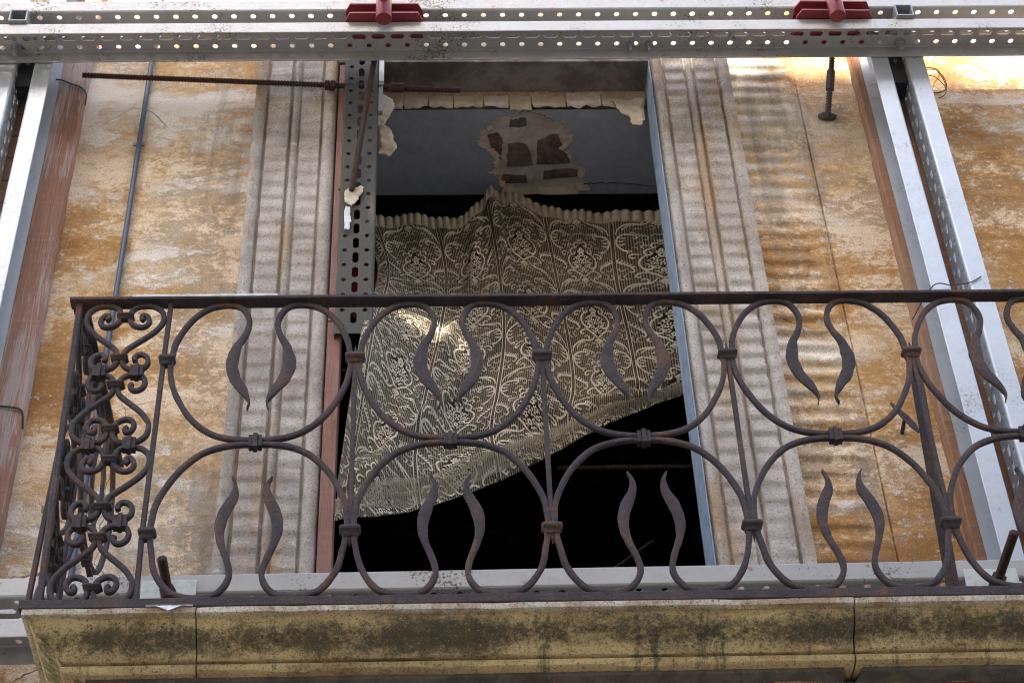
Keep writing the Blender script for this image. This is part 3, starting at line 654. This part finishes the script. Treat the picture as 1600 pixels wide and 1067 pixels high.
part('end_plate', MB().box((.121, .004, 1.23), (.138, .030, 1.75)), 'plate', dp); part('end_bracket', MB().box((.121, .006, 1.07), (.136, .028, 1.225)), 'bolt', dp)

# timber packers between posts and wall
def baulk(label, x0, x1, y0, y1, z0, z1, mat, name='timber_packer', rag=0, group=None, cat='timber'):
    m = MB(); rows = []; n = 120
    for i in range(n+1):
        z = z0+(z1-z0)*i/n; e = .0015*nz(z*3, x0)
        r0 = rag*(.006*nz(z*6, 1)+.004*nz(z*21, 2)) if rag < 0 else 0; r1 = rag*(.007*nz(z*5, 3)+.004*nz(z*19, 4)) if rag > 0 else 0
        c_ = .003
        rows.append([(x0+e-r0, y1, z), (x0+e-r0*.6, (y0+y1)/2+.004*nz(z*9, 5), z), (x0+e+c_-r0*.4, y0+c_, z), (x0+e+c_*2, y0, z), (x1+e-c_*2, y0, z), (x1+e-c_+r1*.5, y0+c_, z), (x1+e+r1, (y0+y1)/2+.004*nz(z*8, 6), z), (x1+e+r1, y1, z)])
    m.grid(rows, True); m.f += [tuple(range(8)), tuple(len(m.v)-8+k for k in range(7, -1, -1))]
    return tag(part(name, m, mat, None, True, auto=35), label, cat, group)
baulk('wide reddish timber packer with a rough barked edge beside the left posts', -1.345, -1.238, -.0475, -.001, 1.3, 6.4, 'timber', rag=1, group='timber packers behind the posts')
baulk('narrow brown timber packer with a splintered edge beside the right posts', 1.508, 1.70, -.0475, -.001, 1.3, 6.4, 'timber2', rag=-1, group='timber packers behind the posts')
pk = thing('packing_blocks', 'stack of orange wooden packing blocks in the slot of the left posts', 'timber', (-1.43, 0, 2.0))
for i in range(30): part('block', MB().box((-.075, -.040+.004*nz(i*2.2), i*.112+.0015), (.080, -.001, i*.112+.1105)), 'timber2', pk, bevel=.003)
pl = thing('door_plank', 'salmon painted wooden plank standing against the left door jamb', 'plank', (XL, 0, 0))
part('board', MB().box((.0065, -.044, 4.02), (.049, .03, 5.29)), 'plank', pl, bevel=.002); part('board', MB().box((.0055, -.044, 2.43), (.047, .03, 4.6045-.59)), 'plank', pl, bevel=.002)
part('batten', MB().box((.020, -.0535, 4.62), (.047, -.0445, 5.22)), 'plank', pl, bevel=.002)

# ------------------------------------------------------------------ ties, clamps, plates
def rebar(pts, r):
    L = sum((Vector(pts[i+1])-Vector(pts[i])).length for i in range(len(pts)-1)); n = int(L/.0035)
    a, b = Vector(pts[0]), Vector(pts[-1])
    return MB().tube([a.lerp(b, i/n) for i in range(n+1)], lambda i: r*(.88 if i % 3 else 1.26), 8)
def nut(a, d, L, r):
    a = Vector(a); d = Vector(d).normalized(); return MB().tube([a-d*L/2, a-d*L/2+d*.001, a+d*L/2-d*.001, a+d*L/2], lambda i: r if i in (1, 2) else r*.86, 6)
A, B_ = Vector((-1.24, -.100, 5.166)), Vector((.085, -.045, 5.142)); dv_ = (B_-A)
t = thing('tie_rod', 'long rusty horizontal rebar tie running left of the door post', 'tie rod'); part('rod', rebar([A, B_], .0095), 'rust', t, True)
fr = lambda x: A+dv_*((x-A.x)/dv_.x)
for x in (-.386, -.366): part('nut', nut(fr(x), dv_, .017, .0195), 'rust', t)
part('coupler', nut(fr(-.142), dv_, .052, .0185), 'rust', t)
t = thing('tie_rod', 'rusty rebar slanting down across the door post from the red clamp', 'tie rod'); part('rod', rebar([(-0.204, -0.155, 5.319), (-0.285, -0.088, 4.572)], .0085), 'rust', t, True)
t = thing('tie_rod', 'dark anchor rod with coupler and wall plate under the right red clamp', 'tie rod')
a, b = Vector((1.430, -0.155, 5.312)), Vector((1.384, -0.012, 5.017)); part('rod', rebar([a, b], .0095), 'wire', t, True)
part('coupler', nut(a.lerp(b, .55), b-a, .075, .0165), 'wire', t)
m = MB().prism([(-.033,.008),(-.012,.022),(.014,.020),(.036,.002),(.022,-.016),(-.012,-.018),(-.032,-.006)], -.012, 0, 'y'); part('wall_plate', m, 'wire', t, loc=(1.386, -.001, 5.035), bevel=.004)
for x, lab, y0 in ((-.697, 'rusty rebar stub through the pale plate at the lower left', -.47), (1.446, 'rusty rebar stub through the pale plate at the lower right', -.53)):
    t = thing('rod_stub', lab, 'tie rod', (x, 0, 2.782)); part('rod', rebar([(0, y0, .010), (0, -.15, 0)], .0105), 'rust', t, True)
    part('nut', nut((0, -.330, .005), (0, 1, 0), .04, .021), 'rust', t)
    part('plate', MB().box((-.075, -.311, -.062), (.066, -.3022, .062)), 'plate', t, bevel=.002)
for x, lab, tl in ((-.1795, 'red clamp on the upper waler above the doorway', .0), (1.396, 'red clamp on the upper waler near the right posts', .02)):
    t = thing('waler_clamp', lab, 'clamp', (x, -.30, 5.2105-x*-.006), (0, -.006, tl), 'red waler clamps')
    for z, nm in ((.0015, 'jaw'), (.0515, 'jaw')):
        part(nm, MB().prism([(-.134, .0), (-.118, -.032), (.118, -.032), (.134, .0), (.134, .125), (-.134, .125)], z, z+.008, 'z'), 'red', t, bevel=.001)
    part('web', MB().box((-.120, .020, .010), (.120, .028, .051)), 'red', t)
    part('pivot', MB().tube([(0, -.038, -.040), (0, -.038, -.038), (0, -.038, .118), (0, -.038, .120)], lambda i: .0265 if i in (0, 3) else .0278, 32), 'red', t, True, auto=40)
    part('rod', rebar([(0, -.16, .062), (0, -.066, .046)], .0165), 'rust', t, True)

# small things on the wall
tag(part('cable', MB().tube([(-1.028+.004*nz(z*.8), -.012, z) for z in [1.6+i*.1 for i in range(50)]], .0085, 10), 'blue', None, True), 'straight blue-grey cable running down the left wall', 'cable')
for z in (3.46, 4.9):
    part('cable_clip', MB().box((-1.050, -.006, z), (-1.010, -.001, z+.014)), 'bolt', None)
cab = [o for o in col.objects if o.name == 'cable'][0]
for o in col.objects:
    if o.name.startswith('cable_clip'): o.parent = cab
t = thing('shutter_dog', 'small rusty iron shutter catch fixed to the right wall', 'shutter catch', (1.394, 0, 3.583))
part('lever', MB().sweep([(-.033, .055), (-.022, .034), (.0, .0), (.018, -.032), (.033, -.062)], [.008, .013, .022, .022, .007], [.006]*5, -.062), 'iron', t, True, auto=40)
part('pin', MB().tube([(0, .0, -.012), (0, -.066, 0)], .006, 8), 'iron', t)
t = thing('wire_loop', 'thin loop of loose wire hanging off the right posts', 'wire')
cw = smooth_path([(1.735, -.10, 5.19), (1.782, -.11, 5.172), (1.808, -.10, 5.12), (1.800, -.10, 5.07), (1.765, -.1, 5.05), (1.735, -.1, 5.06)], 6); part('strand', MB().tube(cw, .0018, 5), 'rust', t)
part('strand', MB().tube([(x-.004, y, z-.016+.012*math.sin(i*.2)) for i, (x, y, z) in enumerate(cw[:24])], .0016, 5), 'rust', t)
part('strand', MB().tube(smooth_path([(1.74, -.1, 5.15), (1.775, -.1, 5.14), (1.80, -.1, 5.09), (1.80, -.1, 5.06)], 5), .0016, 5), 'rust', t)
def wire(label, pts, r=.0028): return tag(part('tie_wire', MB().tube(smooth_path(pts, 6), r, 6), 'wire', None), label, 'wire', 'wires twisted round the timber')
wire('dark wire wrapped round the top of the left timber', [(-1.345, -.055, 5.20), (-1.32, -.054, 5.195), (-1.285, -.053, 5.175), (-1.25, -.053, 5.155), (-1.232, -.045, 5.13), (-1.232, -.03, 5.09)])
wire('dark wire wrapped round the left timber near the railing', [(-1.345, -.053, 3.675), (-1.30, -.052, 3.672), (-1.25, -.053, 3.66), (-1.236, -.047, 3.64), (-1.233, -.03, 3.60)])
wire('dark wire across the right posts below the handrail', [(1.49, -.06, 3.985), (1.54, -.176, 4.02), (1.60, -.177, 4.022), (1.66, -.175, 4.035), (1.70, -.175, 4.06)], .002)
pf = thing('torn_paper', 'torn cream wallpaper hanging on the front of the door post', 'paper scrap')
shard([(-.306,4.58),(-.290,4.592),(-.25,4.603),(-.247,4.578),(-.268,4.525),(-.284,4.50),(-.304,4.52)], -.083, .002, .012, 'flake', 'scrap', pf)
shard([(-.305,4.505),(-.288,4.50),(-.284,4.44),(-.288,4.389),(-.303,4.392)], -.082, .002, .006, 'paper', 'scrap', pf)

# ------------------------------------------------------------------ lace curtain blowing out of the doorway
CUR = [
 [(-0.281,0.45,5.009),(-0.104,0.45,5.021),(0.085,0.45,5.006),(0.231,0.45,5.151),(0.419,0.45,5.058),(0.633,0.45,5.035),(0.894,0.45,5.019)],
 [(-0.215,0.4,4.68),(-0.057,0.42,4.683),(0.115,0.43,4.691),(0.266,0.43,4.754),(0.447,0.43,4.703),(0.63,0.43,4.685),(0.895,0.43,4.682)],
 [(-0.235,-0.1,3.913),(-0.094,0.1,4.086),(0.095,0.27,4.234),(0.284,0.38,4.359),(0.473,0.4,4.369),(0.651,0.41,4.376),(0.894,0.42,4.389)],
 [(-0.263,-0.14,3.567),(-0.129,0.0,3.712),(0.047,0.17,3.871),(0.261,0.32,4.056),(0.479,0.36,4.132),(0.656,0.38,4.176),(0.889,0.4,4.235)],
 [(-0.289,-0.15,3.324),(-0.164,-0.03,3.462),(0.025,0.12,3.633),(0.232,0.28,3.848),(0.458,0.33,3.978),(0.656,0.36,4.066),(0.887,0.38,4.144)],
 [(-0.294,-0.16,3.148),(-0.153,-0.05,3.244),(0.045,0.08,3.407),(0.248,0.25,3.639),(0.457,0.3,3.821),(0.659,0.35,3.973),(0.887,0.38,4.106)]]
CUR = [[(x, y-.0, z) for x, y, z in r] for r in CUR]
def cr1(P, t):
    n = len(P)-1; i = min(int(t*n), n-1); f = t*n-i
    a, b, c_, d = P[max(i-1, 0)], P[i], P[i+1], P[min(i+2, n)]
    return tuple(.5*(2*b[j]+(c_[j]-a[j])*f+(2*a[j]-5*b[j]+4*c_[j]-d[j])*f*f+(3*b[j]-a[j]-3*c_[j]+d[j])*f**3) for j in range(3))
def drape(u, v):
    x, y, z = cr1([cr1(r, u) for r in CUR], v)
    ft = max(0, 1-v*2.2); fb = max(0, min(1, (v-.25)*2)); left = max(0, 1-u*1.7); en = min(1, (1-v)*7)+.12; y0_ = y
    z += .010*nz(u*16, 3)*max(0, 1-v*5)
    y += .010*math.sin(u*64+2*nz(u*7))*ft*.5 + .030*nz(u*7, v*1.3, 2) + .012*nz(u*19, v*3, 5)*min(1, v*3)
    y -= .045*math.exp(-((u-.46-.10*v)/.028)**2)*max(0, 1-v*1.1)            # pulled peak and the pleats falling from it
    y -= .040*math.exp(-((u-.40+.30*v)/.022)**2)*max(0, 1-abs(v-.35)*2.2)
    y -= .045*math.exp(-((u-.62*(1-v)-.05)/.030)**2)*max(0, 1-abs(v-.62)*3)
    y += .040*math.sin(u*22+v*9)*left*fb
    y += .034*math.sin(v*30-u*10+2.5*nz(u*3, v*3))*max(0, (v-.62)*2.6)        # gathered hem folds
    y = y0_+(y-y0_)*min(1, en)
    z += .006*math.sin(v*30-u*10)*max(0, (v-.7)*2)
    if v > .9: z += (v-.9)*10*(.004*nz(u*21, 4)+.004*nz(u*60, 6))
    return Vector((x, y, z))
NU, NV = 150, 150
G = [[drape(i/NU, j/NV) for i in range(NU+1)] for j in range(NV+1)]
ACC = [[0.]*(NU+1) for _ in range(NV+1)]
for i in range(NU+1):
    for j in range(1, NV+1): ACC[j][i] = ACC[j-1][i]+(G[j][i]-G[j-1][i]).length
TU, TV, S0, T0 = 5.1, .32, -.274, -.35
m = MB().grid(G); me = m.mesh('curtain', 'lace', True)
uvl = me.uv_layers.new(name='UVMap')
for lp_ in me.loops:
    j, i = divmod(lp_.vertex_index, NU+1); uvl.data[lp_.index].uv = (i/NU*TU+S0, ACC[j][i]/TV+T0)
cur = link('lace_curtain', me); tag(cur, 'torn cream lace curtain blowing sideways out of the doorway', 'curtain')
def at(s, t):                                                      # pattern coordinates to cloth
    u = (s-S0)/TU
    if not 0 <= u <= 1: return None
    fi = u*NU; i = min(int(fi), NU-1); f = fi-i; d = (t-T0)*TV
    if d < 0: return None
    lo, hi = 0, NV; acc = lambda j: ACC[j][i]*(1-f)+ACC[j][i+1]*f
    if acc(NV) < d: return None
    while hi-lo > 1:
        k = (lo+hi)//2
        if acc(k) <= d: lo = k
        else: hi = k
    a, b = acc(lo), acc(hi); g_ = (d-a)/(b-a) if b > a else 0
    p = (G[lo][i]*(1-f)+G[lo][i+1]*f)*(1-g_)+(G[hi][i]*(1-f)+G[hi][i+1]*f)*g_
    return p+Vector((0, -.0022, -.0006))
def spiral(cx, cy, r0, r1, a0, a1, n=14): return [(cx+(r0+(r1-r0)*i/n)*math.cos(a0+(a1-a0)*i/n), cy+(r0+(r1-r0)*i/n)*math.sin(a0+(a1-a0)*i/n)) for i in range(n+1)]
ST = []                                                            # half motif; strokes (points, width)
ST.append((smooth_path([(.5,.23),(.44,.20),(.40,.235),(.42,.28),(.455,.265)], 4), .016))
ST.append((smooth_path([(.43,.29),(.37,.30),(.325,.345),(.35,.40),(.40,.385),(.385,.35)], 4), .017))
ST.append((smooth_path([(.35,.40),(.29,.455),(.265,.54),(.30,.62),(.37,.645),(.40,.60),(.365,.575)], 4), .020))
ST.append((smooth_path([(.30,.63),(.36,.70),(.42,.735),(.46,.775),(.5,.79)], 4), .020))
ST.append((smooth_path([(.30,.39),(.22,.385),(.175,.42),(.20,.455),(.235,.43)], 4), .017))
ST.append((smooth_path([(.21,.34),(.12,.32),(.055,.24),(.05,.14),(.11,.065),(.20,.055),(.27,.085),(.25,.12),(.22,.105)], 4), .019))
for k, (bx, by) in enumerate(((.058,.22),(.052,.16),(.075,.105))): ST.append((smooth_path([(bx,by),(bx+.04,by+.015),(bx+.085,by-.005+.01*k)], 3), .016))
for k in range(5): ST.append((smooth_path([(.20+.03*k,.05+.012*k),(.215+.03*k,.02+.012*k),(.245+.03*k,.015+.012*k)], 3), .012))
ST.append((smooth_path([(.06,.47),(.03,.50),(.06,.53),(.13,.56),(.185,.60),(.21,.655),(.18,.685),(.155,.665)], 4), .018))
for k in range(5): ST.append(([(.065+.03*k,.525+.02*k),(.10+.03*k,.485+.024*k)], .016))
ST.append((smooth_path([(.40,.73),(.33,.69),(.26,.70),(.215,.74),(.245,.765),(.275,.745)], 4), .018))
ST.append((smooth_path([(.43,.79),(.38,.85),(.31,.87),(.22,.865),(.14,.90),(.075,.96),(.045,1.05)], 4), .019))
ST.append((smooth_path([(.31,.87),(.34,.82),(.30,.79),(.265,.815)], 4), .015))
for k in range(5): ST.append(([(.25-.028*k,.868+.012*k*k*.4),(.235-.03*k,.91+.014*k*k*.35)], .013))
for a in (-.9, -.45, 0): ST.append(([(.5,.81),(.5+.085*math.sin(a),.81+.085*math.cos(a))], .020))
ST.append(([(.5,.185),(.46,.155)], .018)); ST.append(([(.5,.18),(.5,.135)], .012)); ST.append((smooth_path([(.38,.245),(.33,.23),(.30,.26),(.33,.285)], 3), .014))
for q in ([(.15,.70),(.10,.74),(.12,.79),(.16,.78)],[(.10,.80),(.05,.80),(.035,.75),(.065,.72)],[(.24,.22),(.28,.18),(.33,.19),(.32,.225)],[(.20,.27),(.25,.27),(.27,.30)],[(.36,.92),(.42,.90),(.46,.93),(.44,.965),(.405,.955)],[(.45,.87),(.5,.91),(.5,.96)],[(.33,.95),(.27,.94),(.24,.975)],[(.10,.33),(.16,.35),(.15,.385)],[(.13,.62),(.09,.66),(.05,.65),(.05,.61)],[(.40,.08),(.45,.05),(.5,.07)],[(.34,.05),(.38,.09),(.37,.14),(.33,.13)]):
    ST.append((smooth_path(q, 4), .0095))
for cx, cy, r in ((.5,.41,.040),(.435,.465,.034),(.47,.535,.044),(.40,.54,.026),(.44,.615,.032),(.5,.665,.030),(.5,.33,.024),(.46,.36,.018)):
    for q in range(5):
        a = q*1.2566+cx*40; ST.append(([(cx+.35*r*math.cos(a), cy+.35*r*math.sin(a)), (cx+r*.8*math.cos(a), cy+r*.8*math.sin(a)), (cx+r*1.1*math.cos(a+.2), cy+r*1.1*math.sin(a+.2))], .0165))
for q in ((.345,.50),(.33,.56),(.38,.47),(.355,.60),(.42,.69),(.45,.72)): ST.append((smooth_path([q, (q[0]+.02, q[1]-.015), (q[0]+.035, q[1]+.008)], 2), .013))
half = [(p, w_) for p, w_ in ST]; FULL = half+[([(1-x, y) for x, y in p], w_) for p, w_ in half]
lm = MB()
def ribbon(pts, wd):
    for i in range(len(pts)-1):
        pass
    rows = []
    for i, (x, y) in enumerate(pts):
        a, b = pts[max(i-1, 0)], pts[min(i+1, len(pts)-1)]; dx, dy = b[0]-a[0], b[1]-a[1]; L = math.hypot(dx, dy) or 1
        taper = .45+.55*math.sin(math.pi*min(1, max(0, (i+.6)/(len(pts)+.2))))
        h = wd*.68*taper*(1+.35*nz(x*3+y*2, 4)); p, q = at(x-dy/L*h, y+dx/L*h), at(x+dy/L*h, y-dx/L*h)
        if p is None or q is None:
            if len(rows) > 1: lm.grid(rows)
            rows = []; continue
        rows.append([p, q])
    if len(rows) > 1: lm.grid(rows)
for ti in range(-1, 6):
    for tj in range(-1, 7):
        for p, wd in FULL: ribbon([(x+ti, y+tj) for x, y in p], wd)
for ti in range(-1, 6):                                           # the two threads that edge each ladder
    for s_ in (-.024, .024): ribbon([(ti+s_, -.35+k*.05) for k in range(170)], .009)
part('lace_pattern', lm, 'thread', cur)
hm = MB(); nb = 44                                                 # gathered heading tape, one puff after another
for k in range(nb):
    u0, u1 = (k+.22*nz(k*2.3))/nb, (k+1.02+.22*nz(k*2.3+2.3))/nb; rows = []
    for a in range(7):
        u = u0+(u1-u0)*a/6; e = math.sin(math.pi*(a+.35)/6.7); p = drape(min(u, 1), 0); hgt = .050*(1+.12*nz(k*1.7))
        rows.append([p+Vector((0, .004, .004*e+.002*nz(k*3.1))), p+Vector((0, -.010*e, .003*e-.006*abs(nz(k*4.7)))), p+Vector((0, -.020*e, -.008)), p+Vector((0, -.022*e, -hgt*.5)), p+Vector((0, -.012*e, -hgt)), p+Vector((0, .0, -hgt-.003))])
    hm.grid(rows)
part('gathered_heading', hm, 'tape', cur, True)
fold = MB(); nr = 26; rows = []                                    # the bottom is blown up and doubled over in loose folds
for j in range(nr+1):
    t = j/nr; r = []
    for i in range(NU+1):
        u = i/NU; v = 1-(.035+.125*(.7+.5*nz(u*4, 8))*(1-t*.97)); p = drape(u, min(1, v)); k = math.sin(math.pi*min(1, t*1.02))
        r.append(p+Vector((0, -.010-.030*k-.012*k*math.sin(t*17+u*12+3*nz(u*5, 3)), -.006*t+.010*k*math.sin(t*17+u*12+3*nz(u*5, 3)))))
    rows.append(r)
fme = fold.grid(rows).mesh('hem_fold', 'lace', True); fu = fme.uv_layers.new(name='UVMap')
for lp_ in fme.loops:
    j, i = divmod(lp_.vertex_index, NU+1); fu.data[lp_.index].uv = (i/NU*TU+S0+.37, j/nr*.75+.1+.8*i/NU)
link('hem_fold', fme, cur)
rc = MB(); rows = []
for i in range(14):
    rows.append([(-.36+.016*i, .62+.012*math.sin(i*1.3+j*.3), 4.93-.026*j-.03*math.sin(i*.24)) for j in range(10)])
tag(part('red_cloth', rc.grid(rows), 'redcloth', None, True), 'dark red cloth showing behind the left edge of the curtain', 'cloth')
